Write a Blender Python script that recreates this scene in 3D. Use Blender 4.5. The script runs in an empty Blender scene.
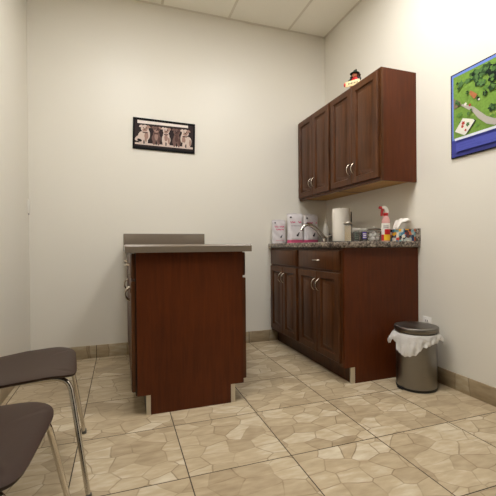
import bpy, bmesh, math, random
from mathutils import Vector, Matrix
from math import sin, cos, pi, radians, exp

sc = bpy.context.scene
COL = sc.collection
random.seed(4)

# ------------------------------------------------------------------ room numbers (metres)
XL, XR, YB, YF, ZC = -0.682, 2.0, 3.329, -1.15, 3.044      # left, right, back, front walls, ceiling
BASE_H = 0.105

# ------------------------------------------------------------------ materials
def srgb(r, g, b):
    def f(c):
        c /= 255.0
        return c / 12.92 if c <= 0.04045 else ((c + 0.055) / 1.055) ** 2.4
    return (f(r), f(g), f(b), 1.0)

class NT:
    def __init__(s, name):
        s.m = bpy.data.materials.new(name); s.m.use_nodes = True
        s.n = s.m.node_tree.nodes; s.l = s.m.node_tree.links
        s.b = s.n['Principled BSDF']; s.out = s.n['Material Output']
    def node(s, t, **kw):
        n = s.n.new(t)
        for k, v in kw.items():
            if k.startswith('i_'):
                n.inputs[k[2:].replace('_', ' ')].default_value = v
            else:
                setattr(n, k, v)
        return n
    def link(s, a, b): s.l.new(a, b)
    def set(s, **kw):
        for k, v in kw.items(): s.b.inputs[k.replace('_', ' ')].default_value = v

def plain(name, col, rough=0.5, metal=0.0, bump=0.0, bscale=200, var=0.06, vscale=6, **kw):
    t = NT(name)
    t.set(Roughness=rough, Metallic=metal)
    for k_, v_ in kw.items(): t.b.inputs[k_.replace('_', ' ')].default_value = v_
    tc = t.node('ShaderNodeTexCoord')
    nz = t.node('ShaderNodeTexNoise'); nz.inputs['Scale'].default_value = vscale
    nz.inputs['Detail'].default_value = 4
    t.link(tc.outputs['Object'], nz.inputs['Vector'])
    mx = t.node('ShaderNodeMix', data_type='RGBA')
    c = srgb(*col)
    mx.inputs[6].default_value = tuple(x * (1 - var) for x in c[:3]) + (1,)
    mx.inputs[7].default_value = tuple(min(1, x * (1 + var)) for x in c[:3]) + (1,)
    t.link(nz.outputs['Fac'], mx.inputs[0]); t.link(mx.outputs[2], t.b.inputs['Base Color'])
    if bump:
        n2 = t.node('ShaderNodeTexNoise'); n2.inputs['Scale'].default_value = bscale
        t.link(tc.outputs['Object'], n2.inputs['Vector'])
        bp = t.node('ShaderNodeBump'); bp.inputs['Strength'].default_value = bump
        bp.inputs['Distance'].default_value = 0.002
        t.link(n2.outputs['Fac'], bp.inputs['Height']); t.link(bp.outputs['Normal'], t.b.inputs['Normal'])
    return t.m

def wood(name, dark, light, rough=0.38, grain='Z'):
    t = NT(name); t.set(Roughness=rough)
    t.b.inputs['Specular IOR Level'].default_value = 0.22
    tc = t.node('ShaderNodeTexCoord'); mp = t.node('ShaderNodeMapping')
    mp.inputs['Scale'].default_value = {'Z': (28, 28, 2.2), 'Y': (28, 2.2, 28)}[grain]
    t.link(tc.outputs['Object'], mp.inputs['Vector'])
    n1 = t.node('ShaderNodeTexNoise'); n1.inputs['Scale'].default_value = 2.0; n1.inputs['Detail'].default_value = 6
    n1.inputs['Distortion'].default_value = 0.8
    t.link(mp.outputs['Vector'], n1.inputs['Vector'])
    n2 = t.node('ShaderNodeTexNoise'); n2.inputs['Scale'].default_value = 2.6
    t.link(tc.outputs['Object'], n2.inputs['Vector'])
    ad = t.node('ShaderNodeMath', operation='MULTIPLY_ADD'); ad.inputs[1].default_value = 0.45
    t.link(n2.outputs['Fac'], ad.inputs[0])
    m2 = t.node('ShaderNodeMath', operation='MULTIPLY'); m2.inputs[1].default_value = 0.55
    t.link(n1.outputs['Fac'], m2.inputs[0]); t.link(m2.outputs[0], ad.inputs[2])
    r = t.node('ShaderNodeValToRGB')
    r.color_ramp.elements[0].position = 0.33; r.color_ramp.elements[0].color = srgb(*dark)
    r.color_ramp.elements[1].position = 0.68; r.color_ramp.elements[1].color = srgb(*light)
    t.link(ad.outputs[0], r.inputs[0]); t.link(r.outputs[0], t.b.inputs['Base Color'])
    return t.m

TILE, TOX, TOY = 0.448, 1.147, 1.467
def tile_mat(name, mode):
    """Ceramic tile with a printed crazy-paving pattern and thin dark grout; mode chooses the tile plane."""
    t = NT(name)
    t.b.inputs['Specular IOR Level'].default_value = 0.35
    g = t.node('ShaderNodeNewGeometry'); sp = t.node('ShaderNodeSeparateXYZ')
    t.link(g.outputs['Position'], sp.inputs[0])
    u, v = {'floor': (0, 1), 'x': (0, 2), 'y': (1, 2)}[mode]
    def M(op, a, b=None, c=None):
        n = t.node('ShaderNodeMath', operation=op)
        for k, x in enumerate((a, b, c)):
            if x is None: continue
            if isinstance(x, (int, float)): n.inputs[k].default_value = x
            else: t.link(x, n.inputs[k])
        return n.outputs[0]
    offu = TOX if u == 0 else TOY
    offv = TOY if v == 1 else -0.17
    us = M('DIVIDE', M('SUBTRACT', sp.outputs[u], offu), TILE)
    vs = M('DIVIDE', M('SUBTRACT', sp.outputs[v], offv), TILE)
    fu, fv = M('FLOOR', us), M('FLOOR', vs)
    # distance to the nearest tile edge
    def edge(x): 
        fr = M('FRACT', x); return M('MINIMUM', fr, M('SUBTRACT', 1.0, fr))
    ed = M('MULTIPLY', M('MINIMUM', edge(us), edge(vs)), TILE)
    grout = M('LESS_THAN', ed, 0.0024)
    cid = t.node('ShaderNodeCombineXYZ'); t.link(fu, cid.inputs[0]); t.link(fv, cid.inputs[1])
    wn = t.node('ShaderNodeTexWhiteNoise'); wn.noise_dimensions = '3D'; t.link(cid.outputs[0], wn.inputs['Vector'])
    pv = t.node('ShaderNodeCombineXYZ'); t.link(us, pv.inputs[0]); t.link(vs, pv.inputs[1])
    off = t.node('ShaderNodeVectorMath', operation='MULTIPLY_ADD')
    off.inputs[1].default_value = (37, 37, 37)
    t.link(wn.outputs['Color'], off.inputs[0]); t.link(pv.outputs[0], off.inputs[2])
    # a gentle warp so that the printed stones are not perfect polygons
    nw = t.node('ShaderNodeTexNoise'); nw.inputs['Scale'].default_value = 3.0
    t.link(off.outputs[0], nw.inputs['Vector'])
    wv = t.node('ShaderNodeVectorMath', operation='MULTIPLY_ADD'); wv.inputs[1].default_value = (0.10, 0.10, 0)
    t.link(nw.outputs['Color'], wv.inputs[0]); t.link(off.outputs[0], wv.inputs[2])
    sc_ = t.node('ShaderNodeVectorMath', operation='MULTIPLY'); sc_.inputs[1].default_value = (3.8, 5.2, 0) if mode == 'floor' else (3.2, .02, 0)
    t.link(wv.outputs[0], sc_.inputs[0])
    vo = t.node('ShaderNodeTexVoronoi', feature='F1', voronoi_dimensions='2D'); vo.inputs['Scale'].default_value = 1
    vo.inputs['Randomness'].default_value = 0.82
    t.link(sc_.outputs[0], vo.inputs['Vector'])
    ve = t.node('ShaderNodeTexVoronoi', feature='DISTANCE_TO_EDGE', voronoi_dimensions='2D'); ve.inputs['Scale'].default_value = 1
    ve.inputs['Randomness'].default_value = 0.82
    t.link(sc_.outputs[0], ve.inputs['Vector'])
    sepc = t.node('ShaderNodeSeparateColor'); t.link(vo.outputs['Color'], sepc.inputs[0])
    # stone tone: cell value + streaks + cloud
    st = t.node('ShaderNodeMapping'); st.inputs['Scale'].default_value = (5, 16, 1); st.inputs['Rotation'].default_value = (0, 0, 0.5)
    t.link(off.outputs[0], st.inputs['Vector'])
    ns = t.node('ShaderNodeTexNoise'); ns.inputs['Scale'].default_value = 1.0; ns.inputs['Detail'].default_value = 5
    t.link(st.outputs[0], ns.inputs['Vector'])
    nc = t.node('ShaderNodeTexNoise'); nc.inputs['Scale'].default_value = 2.6; nc.inputs['Detail'].default_value = 4
    t.link(off.outputs[0], nc.inputs['Vector'])
    tone = M('ADD', M('MULTIPLY', sepc.outputs[0], 0.34), M('ADD', M('MULTIPLY', ns.outputs['Fac'], 0.70), M('MULTIPLY', nc.outputs['Fac'], 0.26)))
    cr = t.node('ShaderNodeValToRGB')
    e = cr.color_ramp.elements
    e[0].position = 0.33; e[0].color = srgb(150, 131, 104)
    e[1].position = 0.95; e[1].color = srgb(208, 196, 172)
    m1 = e.new(0.52); m1.color = srgb(170, 151, 122)
    m3 = e.new(0.72); m3.color = srgb(186, 168, 138)
    t.link(tone, cr.inputs[0])
    # printed joint lines
    lw = t.node('ShaderNodeMapRange'); lw.inputs['From Min'].default_value = 0.008; lw.inputs['From Max'].default_value = 0.035
    lw.inputs['To Min'].default_value = 0.75; lw.inputs['To Max'].default_value = 0.0
    t.link(ve.outputs['Distance'], lw.inputs['Value'])
    brk = t.node('ShaderNodeMapRange'); brk.inputs['From Min'].default_value = 0.38; brk.inputs['From Max'].default_value = 0.56
    t.link(nc.outputs['Fac'], brk.inputs['Value'])
    lf = M('MULTIPLY', lw.outputs[0], M('MULTIPLY_ADD', brk.outputs[0], 0.75, 0.25))
    mx = t.node('ShaderNodeMix', data_type='RGBA'); mx.inputs[7].default_value = srgb(122, 100, 72)
    t.link(lf, mx.inputs[0]); t.link(cr.outputs[0], mx.inputs[6])
    mg = t.node('ShaderNodeMix', data_type='RGBA'); mg.inputs[7].default_value = srgb(74, 64, 50)
    t.link(grout, mg.inputs[0]); t.link(mx.outputs[2], mg.inputs[6])
    if mode == 'floor': t.link(mg.outputs[2], t.b.inputs['Base Color'])
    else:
        hv = t.node('ShaderNodeHueSaturation'); hv.inputs['Value'].default_value = 0.78; hv.inputs['Saturation'].default_value = 1.05  # skirting tile darkened: weaker light on upright faces put into its colour
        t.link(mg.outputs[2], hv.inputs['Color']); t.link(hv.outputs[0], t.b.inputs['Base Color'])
    rg = M('MULTIPLY_ADD', ns.outputs['Fac'], 0.15, 0.36)
    t.link(M('MAXIMUM', rg, M('MULTIPLY', grout, 0.9)), t.b.inputs['Roughness'])
    bp = t.node('ShaderNodeBump'); bp.inputs['Strength'].default_value = 0.35; bp.inputs['Distance'].default_value = 0.002
    hh = M('SUBTRACT', M('MULTIPLY', ns.outputs['Fac'], 0.4), M('ADD', grout, M('MULTIPLY', lf, 0.5)))
    t.link(hh, bp.inputs['Height']); t.link(bp.outputs['Normal'], t.b.inputs['Normal'])
    return t.m

def granite_mat():
    t = NT('granite'); t.set(Roughness=0.18)
    tc = t.node('ShaderNodeTexCoord')
    v = t.node('ShaderNodeTexVoronoi'); v.inputs['Scale'].default_value = 85
    t.link(tc.outputs['Object'], v.inputs['Vector'])
    n = t.node('ShaderNodeTexNoise'); n.inputs['Scale'].default_value = 38; n.inputs['Detail'].default_value = 5
    t.link(tc.outputs['Object'], n.inputs['Vector'])
    s = t.node('ShaderNodeSeparateColor'); t.link(v.outputs['Color'], s.inputs[0])
    a = t.node('ShaderNodeMath', operation='MULTIPLY_ADD'); a.inputs[1].default_value = 0.4
    t.link(s.outputs[0], a.inputs[0]); 
    b = t.node('ShaderNodeMath', operation='MULTIPLY'); b.inputs[1].default_value = 0.75
    t.link(n.outputs['Fac'], b.inputs[0]); t.link(b.outputs[0], a.inputs[2])
    r = t.node('ShaderNodeValToRGB'); e = r.color_ramp.elements
    e[0].position = 0.30; e[0].color = srgb(52, 44, 40)
    e[1].position = 0.88; e[1].color = srgb(178, 166, 150)
    x = e.new(0.5); x.color = srgb(98, 86, 78)
    x = e.new(0.66); x.color = srgb(142, 128, 114)
    t.link(a.outputs[0], r.inputs[0]); t.link(r.outputs[0], t.b.inputs['Base Color'])
    return t.m

def brushed(name, col, rough=0.28):
    t = NT(name); t.set(Metallic=1.0, Roughness=rough, Anisotropic=0.5)
    tg_ = t.node('ShaderNodeTangent', direction_type='RADIAL', axis='Z'); t.link(tg_.outputs[0], t.b.inputs['Tangent'])
    tc = t.node('ShaderNodeTexCoord'); mp = t.node('ShaderNodeMapping'); mp.inputs['Scale'].default_value = (4, 4, 240)
    t.link(tc.outputs['Object'], mp.inputs['Vector'])
    n = t.node('ShaderNodeTexNoise'); n.inputs['Scale'].default_value = 3; t.link(mp.outputs[0], n.inputs['Vector'])
    mx = t.node('ShaderNodeMix', data_type='RGBA'); c = srgb(*col)
    mx.inputs[6].default_value = tuple(i * .93 for i in c[:3]) + (1,); mx.inputs[7].default_value = c
    t.link(n.outputs['Fac'], mx.inputs[0]); t.link(mx.outputs[2], t.b.inputs['Base Color'])
    mr = t.node('ShaderNodeMapRange'); mr.inputs['To Min'].default_value = rough - .06; mr.inputs['To Max'].default_value = rough + .08
    t.link(n.outputs['Fac'], mr.inputs['Value']); t.link(mr.outputs[0], t.b.inputs['Roughness'])
    return t.m

def mosaic_mat():
    t = NT('mosaic_print'); t.set(Roughness=0.45)
    tc = t.node('ShaderNodeTexCoord'); mp = t.node('ShaderNodeMapping'); mp.inputs['Scale'].default_value = (42, 42, 48)
    mp.inputs['Location'].default_value = (0.3, 0.2, 0.7)
    t.link(tc.outputs['Object'], mp.inputs['Vector'])
    v = t.node('ShaderNodeTexVoronoi', distance='CHEBYCHEV'); v.inputs['Scale'].default_value = 1; v.inputs['Randomness'].default_value = 0.7
    t.link(mp.outputs[0], v.inputs['Vector'])
    s = t.node('ShaderNodeSeparateColor'); t.link(v.outputs['Color'], s.inputs[0])
    r = t.node('ShaderNodeValToRGB'); r.color_ramp.interpolation = 'CONSTANT'
    cols = [(225, 220, 205), (30, 34, 48), (196, 52, 40), (232, 176, 48), (58, 124, 156), (120, 170, 176), (205, 108, 60), (36, 62, 104), (190, 196, 190), (92, 40, 36)]
    e = r.color_ramp.elements; e[0].color = srgb(*cols[0]); e[1].position = 0.1; e[1].color = srgb(*cols[1])
    for i, c in enumerate(cols[2:]):
        x = e.new(0.1 * (i + 2)); x.color = srgb(*c)
    t.link(s.outputs[0], r.inputs[0]); t.link(r.outputs[0], t.b.inputs['Base Color'])
    return t.m

def glassy(name, col, rough=0.05, alpha=0.35):
    t = NT(name); t.set(Roughness=rough, Alpha=alpha); t.b.inputs['Base Color'].default_value = srgb(*col)
    return t.m

def emit(name, col, s):
    t = NT(name); t.b.inputs['Base Color'].default_value = srgb(*col)
    t.b.inputs['Emission Color'].default_value = srgb(*col); t.b.inputs['Emission Strength'].default_value = s
    return t.m

M_ = dict(
    wall=plain('wall_paint', (226, 221, 209), 0.40, bump=0.10, bscale=260, var=0.012, vscale=2),
    ceil=plain('ceiling_tile', (246, 243, 232), 0.9, bump=0.25, bscale=420, var=0.03, vscale=90),
    tbar=plain('ceiling_grid', (222, 216, 202), 0.5, var=0.02),
    floor=tile_mat('floor_tile', 'floor'), basex=tile_mat('base_tile_across', 'x'), basey=tile_mat('base_tile_along', 'y'),
    panel=wood('cherry_panel', (76, 34, 11), (97, 46, 16), 0.45),
    door=wood('cherry_door', (60, 34, 17), (99, 60, 33), 0.36),
    shade_wood=plain('cabinet_shadow_frame', (46, 26, 18), 0.5, var=0.1),  # shade behind and between the fronts put into a darker wood colour
    maple=wood('maple_liner', (170, 128, 72), (200, 160, 100), 0.5, 'Y'),
    rawedge=plain('unfinished_edge', (196, 184, 160), 0.7, var=0.08, vscale=30),
    laminate=plain('taupe_laminate', (120, 108, 94), 0.22, var=0.05, vscale=160),
    granite=granite_mat(),
    chrome=plain('chrome', (205, 200, 192), 0.14, 1.0, var=0.02),
    nickel=plain('satin_nickel', (200, 190, 176), 0.26, 1.0, var=0.02),
    steel=brushed('brushed_steel', (140, 137, 133), 0.30),
    lidsteel=brushed('lid_steel', (130, 125, 118), 0.36),
    black=plain('black_plastic', (20, 19, 18), 0.45, var=0.1),
    seat=plain('brown_seat_plastic', (50, 32, 23), 0.45, Specular_IOR_Level=0.25, bump=0.05, bscale=600, var=0.10, vscale=5),
    rubber=plain('rubber_foot', (92, 86, 80), 0.7),
    white=plain('white_plastic', (232, 228, 220), 0.4, var=0.02),
    paper=plain('paper_towel', (236, 230, 218), 0.9, bump=0.3, bscale=160, var=0.02),
    tissue=plain('tissue_paper', (240, 234, 226), 0.9, var=0.02),
    pouch=plain('pouch_foil', (214, 208, 208), 0.22, bump=0.9, bscale=22, var=0.04, vscale=14),
    pink=plain('pink_print', (204, 84, 122), 0.4, var=0.05),
    ink=plain('dark_print', (46, 40, 46), 0.5),
    grayprint=plain('grey_print', (150, 140, 146), 0.5),
    red=plain('red_plastic', (186, 26, 30), 0.35),
    yellow=plain('yellow_print', (232, 186, 40), 0.45),
    pinkliq=plain('pink_liquid', (214, 160, 154), 0.2, var=0.03),
    purple=plain('purple_print', (84, 62, 150), 0.45),
    greenlab=plain('sage_label', (92, 100, 84), 0.5),
    jardark=plain('dark_contents', (50, 42, 30), 0.55, var=0.35, vscale=70),
    tin=plain('dull_tin', (168, 160, 148), 0.3, 0.9, var=0.04),
    sticks=wood('pale_birch', (186, 160, 118), (222, 202, 164), 0.7),
    cotton=plain('cotton', (238, 234, 226), 1.0, bump=0.8, bscale=70, var=0.03),
    glass=glassy('clear_glass', (230, 234, 230), 0.04, 0.08),
    soap=plain('pale_soap_bottle', (226, 222, 214), 0.12, var=0.05),
    frame=plain('black_frame', (12, 10, 10), 0.6, Specular_IOR_Level=0.15),
    light=emit('troffer_diffuser', (251, 250, 249), 17.0),
    troffer=plain('troffer_enamel', (226, 222, 212), 0.4),
    mosaic=mosaic_mat(),
)
t = NT('bin_liner_film'); t.set(Roughness=0.32); t.b.inputs['Base Color'].default_value = srgb(238, 236, 232)
t.b.inputs['Alpha'].default_value = 0.80; t.b.inputs['Subsurface Weight'].default_value = 0.0
_tc = t.node('ShaderNodeTexCoord'); _nz = t.node('ShaderNodeTexNoise'); _nz.inputs['Scale'].default_value = 42; _nz.inputs['Detail'].default_value = 5
t.link(_tc.outputs['Object'], _nz.inputs['Vector'])
_bp = t.node('ShaderNodeBump'); _bp.inputs['Strength'].default_value = 0.7; _bp.inputs['Distance'].default_value = 0.006
t.link(_nz.outputs['Fac'], _bp.inputs['Height']); t.link(_bp.outputs['Normal'], t.b.inputs['Normal'])
M_['liner'] = t.m

PICS = {}
def pic(name, *c, rough=0.5):
    if name not in PICS: PICS[name] = plain(name, c, rough, Specular_IOR_Level=0.15, var=(0.38 if name.startswith(('poster_grass', 'poster_tree')) else 0.10), vscale=(75 if name.startswith('poster') else 60))
    return PICS[name]

# ------------------------------------------------------------------ mesh helpers
class MB:
    """Collects shapes into one mesh; .mat() switches the material of the faces that follow."""
    def __init__(s, mat):
        s.bm = bmesh.new(); s.mats = []; s.mi = 0; s.mat(mat)
    def mat(s, m):
        m = M_[m] if isinstance(m, str) else m
        if m not in s.mats: s.mats.append(m)
        s.mi = s.mats.index(m); return s
    def face(s, vs):
        try: f = s.bm.faces.new(vs)
        except ValueError: return None
        f.material_index = s.mi; return f
    def poly(s, pts): return s.face([s.bm.verts.new(p) for p in pts])
    def box(s, x0, x1, y0, y1, z0, z1, bev=0.0, seg=2):
        x0, x1 = min(x0, x1), max(x0, x1); y0, y1 = min(y0, y1), max(y0, y1); z0, z1 = min(z0, z1), max(z0, z1)
        v = [s.bm.verts.new((x, y, z)) for x in (x0, x1) for y in (y0, y1) for z in (z0, z1)]
        fs = [s.face([v[i] for i in q]) for q in ((0, 1, 3, 2), (4, 6, 7, 5), (0, 4, 5, 1), (2, 3, 7, 6), (0, 2, 6, 4), (1, 5, 7, 3))]
        if bev > 0:
            ed = list({e for f in fs for e in f.edges})
            r = bmesh.ops.bevel(s.bm, geom=ed, offset=bev, segments=seg, affect='EDGES', profile=0.5)
            for f in r['faces']: f.material_index = s.mi
        return s
    def prism(s, pts, axis, a, b):
        """extrude polygon pts (2D in the two other axes) along axis from a to b"""
        def P(p, k):
            if axis == 'y': return (p[0], k, p[1])
            if axis == 'x': return (k, p[0], p[1])
            return (p[0], p[1], k)
        A = [s.bm.verts.new(P(p, a)) for p in pts]; B = [s.bm.verts.new(P(p, b)) for p in pts]
        n = len(pts); s.face(A); s.face(B[::-1])
        for i in range(n): s.face([A[i], A[(i + 1) % n], B[(i + 1) % n], B[i]])
        return s
    def tube(s, pts, r, seg=12, cap=True):
        pts = [Vector(p) for p in pts]; n = len(pts)
        rr = r if isinstance(r, (list, tuple)) else [r] * n
        prev = None; rings = []
        for i, p in enumerate(pts):
            d = (pts[min(i + 1, n - 1)] - pts[max(i - 1, 0)]).normalized()
            if prev is None:
                up = Vector((0, 0, 1)) if abs(d.z) < 0.9 else Vector((1, 0, 0))
                a = d.cross(up).normalized()
            else:
                a = (prev - d * prev.dot(d)).normalized()
            prev = a; b = d.cross(a)
            rings.append([s.bm.verts.new(p + rr[i] * (cos(2 * pi * k / seg) * a + sin(2 * pi * k / seg) * b)) for k in range(seg)])
        for i in range(n - 1):
            for k in range(seg):
                s.face([rings[i][k], rings[i][(k + 1) % seg], rings[i + 1][(k + 1) % seg], rings[i + 1][k]])
        if cap: s.face(rings[0][::-1]); s.face(rings[-1])
        return s
    def lathe(s, prof, c=(0, 0), seg=32, close=True):
        rings = []
        for r, z in prof:
            if r < 1e-6: rings.append([s.bm.verts.new((c[0], c[1], z))])
            else: rings.append([s.bm.verts.new((c[0] + r * cos(2 * pi * k / seg), c[1] + r * sin(2 * pi * k / seg), z)) for k in range(seg)])
        for A, B in zip(rings, rings[1:]):
            for k in range(seg):
                k2 = (k + 1) % seg
                if len(A) == 1: s.face([A[0], B[k2], B[k]])
                elif len(B) == 1: s.face([A[k], A[k2], B[0]])
                else: s.face([A[k], A[k2], B[k2], B[k]])
        if close:
            if len(rings[0]) > 1: s.face(rings[0][::-1])
            if len(rings[-1]) > 1: s.face(rings[-1])
        return s
    def loft(s, rings, cap=True):
        R = [[s.bm.verts.new(p) for p in r] for r in rings]; n = len(R[0])
        for A, B in zip(R, R[1:]):
            for k in range(n): s.face([A[k], A[(k + 1) % n], B[(k + 1) % n], B[k]])
        if cap: s.face(R[0][::-1]); s.face(R[-1])
        return s
    def ball(s, c, r, sx=1, sy=1, sz=1, u=12, v=8, lump=0):
        rings = []
        for j in range(v + 1):
            th = pi * j / v
            if j in (0, v): rings.append([s.bm.verts.new((c[0], c[1], c[2] + r * sz * cos(th)))]); continue
            ring = []
            for k in range(u):
                q = r * (1 + lump * (random.random() - .5))
                ring.append(s.bm.verts.new((c[0] + q * sx * sin(th) * cos(2 * pi * k / u), c[1] + q * sy * sin(th) * sin(2 * pi * k / u), c[2] + q * sz * cos(th))))
            rings.append(ring)
        for A, B in zip(rings, rings[1:]):
            for k in range(u):
                k2 = (k + 1) % u
                if len(A) == 1: s.face([A[0], B[k], B[k2]])
                elif len(B) == 1: s.face([A[k2], A[k], B[0]])
                else: s.face([A[k], B[k], B[k2], A[k2]])
        return s
    def grid(s, fn, nu, nv):
        V = [[s.bm.verts.new(fn(i / nu, j / nv)) for j in range(nv + 1)] for i in range(nu + 1)]
        for i in range(nu):
            for j in range(nv): s.face([V[i][j], V[i + 1][j], V[i + 1][j + 1], V[i][j + 1]])
        return s
    def front(s, axis, f0, d, a0, a1, z0, z1, prof):
        """cabinet front on plane axis=f0 facing direction d; prof = rings of (inset, height)"""
        def P(a, z, h): return (f0 + d * h, a, z) if axis == 'x' else (a, f0 + d * h, z)
        R = []
        for ins, h in prof:
            R.append([s.bm.verts.new(P(a, z, h)) for a, z in ((a0 + ins, z0 + ins), (a1 - ins, z0 + ins), (a1 - ins, z1 - ins), (a0 + ins, z1 - ins))])
        s.face(R[0][::-1])
        for A, B in zip(R, R[1:]):
            for k in range(4): s.face([A[k], A[(k + 1) % 4], B[(k + 1) % 4], B[k]])
        s.face(R[-1]); return s
    def build(s, name, parent=None, origin=None, smooth=40, solid=0):
        bm = s.bm
        bmesh.ops.remove_doubles(bm, verts=bm.verts, dist=1e-6)
        bmesh.ops.recalc_face_normals(bm, faces=bm.faces)
        if origin is None:
            if parent is not None:
                p = parent
                while p.parent: p = p.parent
                origin = p.location if not p.get('_local') else Vector((0, 0, 0))
            else:
                xs = [v.co for v in bm.verts]
                origin = Vector(((min(v.x for v in xs) + max(v.x for v in xs)) / 2, (min(v.y for v in xs) + max(v.y for v in xs)) / 2, min(v.z for v in xs)))
        origin = Vector(origin)
        for v in bm.verts: v.co -= origin
        for e in bm.edges:
            if len(e.link_faces) == 2 and e.calc_face_angle(0) > radians(smooth): e.smooth = False
        for f in bm.faces: f.smooth = True
        me = bpy.data.meshes.new(name); bm.to_mesh(me); bm.free()
        for m in s.mats: me.materials.append(m)
        o = bpy.data.objects.new(name, me); COL.objects.link(o)
        if parent is not None: o.parent = parent
        else: o.location = origin
        if solid:
            md = o.modifiers.new('thickness', 'SOLIDIFY'); md.thickness = solid; md.offset = 0
        return o

def tag(o, label, cat, group=None):
    o['label'] = label; o['category'] = cat
    if group: o['group'] = group
    return o
def thing(name, label, cat, loc, rotz=0.0, group=None, local=False):
    o = bpy.data.objects.new(name, None); COL.objects.link(o)
    o.empty_display_size = 0.05
    o.location = loc; o.rotation_euler = (0, 0, rotz)
    if local: o['_local'] = 1
    return tag(o, label, cat, group)
def struct(o): o['kind'] = 'structure'; return o

# ------------------------------------------------------------------ the room
struct(MB('floor').box(XL - .1, XR + .1, YF - .1, YB + .1, -0.1, 0).build('floor', origin=(0, 0, 0)))
struct(MB('wall').box(XL - .1, XR + .1, YB, YB + .1, 0, ZC).build('wall_back'))
struct(MB('wall').box(XL - .1, XL, YF, YB, 0, ZC).build('wall_left'))
struct(MB('wall').box(XR, XR + .1, YF, YB, 0, ZC).build('wall_right'))

# suspended ceiling: lay-in tiles between T-bars (bars run along the room every 0.61 m)
GX = [0.367 + .61 * k for k in (-1, 0, 1, 2)]
GY = [2.10 - 1.22 * k for k in (0, 1, 2)]
xs = [XL] + [g for g in GX if XL < g < XR] + [XR]
ys = sorted([YF, YB] + [g for g in GY if YF < g < YB])
LIGHTS = ((-0.243, 0.88, 'recessed fluorescent ceiling light panel on the left, over the chairs side'),
          (0.977, 0.88, 'recessed fluorescent ceiling light panel on the right, over the cabinets side'))
cb = MB('ceil')
for i in range(len(xs) - 1):
    for j in range(len(ys) - 1):
        if any(abs(xs[i] - l[0]) < .01 and abs(ys[j] - l[1]) < .01 for l in LIGHTS): continue
        cb.box(xs[i] + .0115, xs[i + 1] - .0115, ys[j] + .0115, ys[j + 1] - .0115, ZC - .001, ZC + .02, 0.0015, 1)
cb.mat('tbar')
for x in xs[1:-1]: cb.box(x - .012, x + .012, YF, YB, ZC + .001, ZC + .03)
for y in ys[1:-1]: cb.box(XL, XR, y - .012, y + .012, ZC + .0015, ZC + .03)
for a, b, c, d in ((XL, XL + .02, YF, YB), (XR - .02, XR, YF, YB), (XL, XR, YB - .02, YB), (XL, XR, YF, YF + .02)):
    cb.box(a, b, c, d, ZC - .002, ZC + .001)
cb.box(XL - .1, XR + .1, YF - .1, YB + .1, ZC + .12, ZC + .15)
struct(cb.build('ceiling'))

# tile skirting with a slim bullnose
def skirting(name, m, box, bev=.004):
    struct(MB(m).box(*box, bev).build(name))
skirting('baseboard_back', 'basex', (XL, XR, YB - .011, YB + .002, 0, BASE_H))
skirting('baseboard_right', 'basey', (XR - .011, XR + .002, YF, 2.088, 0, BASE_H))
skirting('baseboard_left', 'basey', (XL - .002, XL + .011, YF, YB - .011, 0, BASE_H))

# recessed fluorescent light in the ceiling
for LX0_, LY0_, lab_ in LIGHTS:
    x0_, x1_, y0_, y1_ = LX0_, LX0_ + .61, LY0_, LY0_ + 1.22
    lt = thing('ceiling_light', lab_, 'light', (x0_ + .305, y0_ + .61, ZC))
    f = MB('troffer')
    f.box(x0_ + .013, x1_ - .013, y0_ + .013, y0_ + .04, ZC, ZC + .08); f.box(x0_ + .013, x1_ - .013, y1_ - .04, y1_ - .013, ZC, ZC + .08)
    f.box(x0_ + .013, x0_ + .04, y0_ + .04, y1_ - .04, ZC, ZC + .08); f.box(x1_ - .04, x1_ - .013, y0_ + .04, y1_ - .04, ZC, ZC + .08)
    f.build('frame', lt)
    MB('light').box(x0_ + .04, x1_ - .04, y0_ + .04, y1_ - .04, ZC + .006, ZC + .012).build('diffuser', lt)

# ------------------------------------------------------------------ cabinets
RAISED = [(0, 0), (0, .016), (.004, .020), (.048, .020), (.053, .009), (.062, .007), (.088, .0185), (.090, .019)]
SLAB = [(0, 0), (0, .013), (.010, .020)]
def bow_pull(parent, axis_d, f0, y, z, vertical=True, half=.040, name='handle'):
    b = MB('nickel'); pts = []; n = 14
    for k in range(n + 1):
        tt = k / n; s_ = (tt - .5) * 2 * half; h = .028 * (sin(pi * tt) ** .55) if 0 < tt < 1 else 0.0
        x = f0 + axis_d * h
        pts.append((x, y, z + s_) if vertical else (x, y + s_, z))
    rad = [.0036 + .0018 * abs(k / n - .5) * 2 for k in range(n + 1)]
    b.tube(pts, rad, 10); return b.build(name, parent)

def base_front(root, d, face, y0, y1, pull_on_drawer=True, both_ends=True):
    """drawer front over a pair of raised-panel doors on plane x=face, facing d"""
    ym = (y0 + y1) / 2
    dr = MB('door').front('x', face, d, y0, y1, .746, .884, SLAB).build('drawer_front', root)
    if pull_on_drawer: bow_pull(dr, d, face + d * .019, ym, .812, False, .045)
    for a, b, py in ((y0, ym - .002, ym - .030), (ym + .002, y1, ym + .030)):
        o = MB('door').front('x', face, d, a, b, .130, .732, RAISED).build('door', root)
        bow_pull(o, d, face + d * .019, py, .632)

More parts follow.
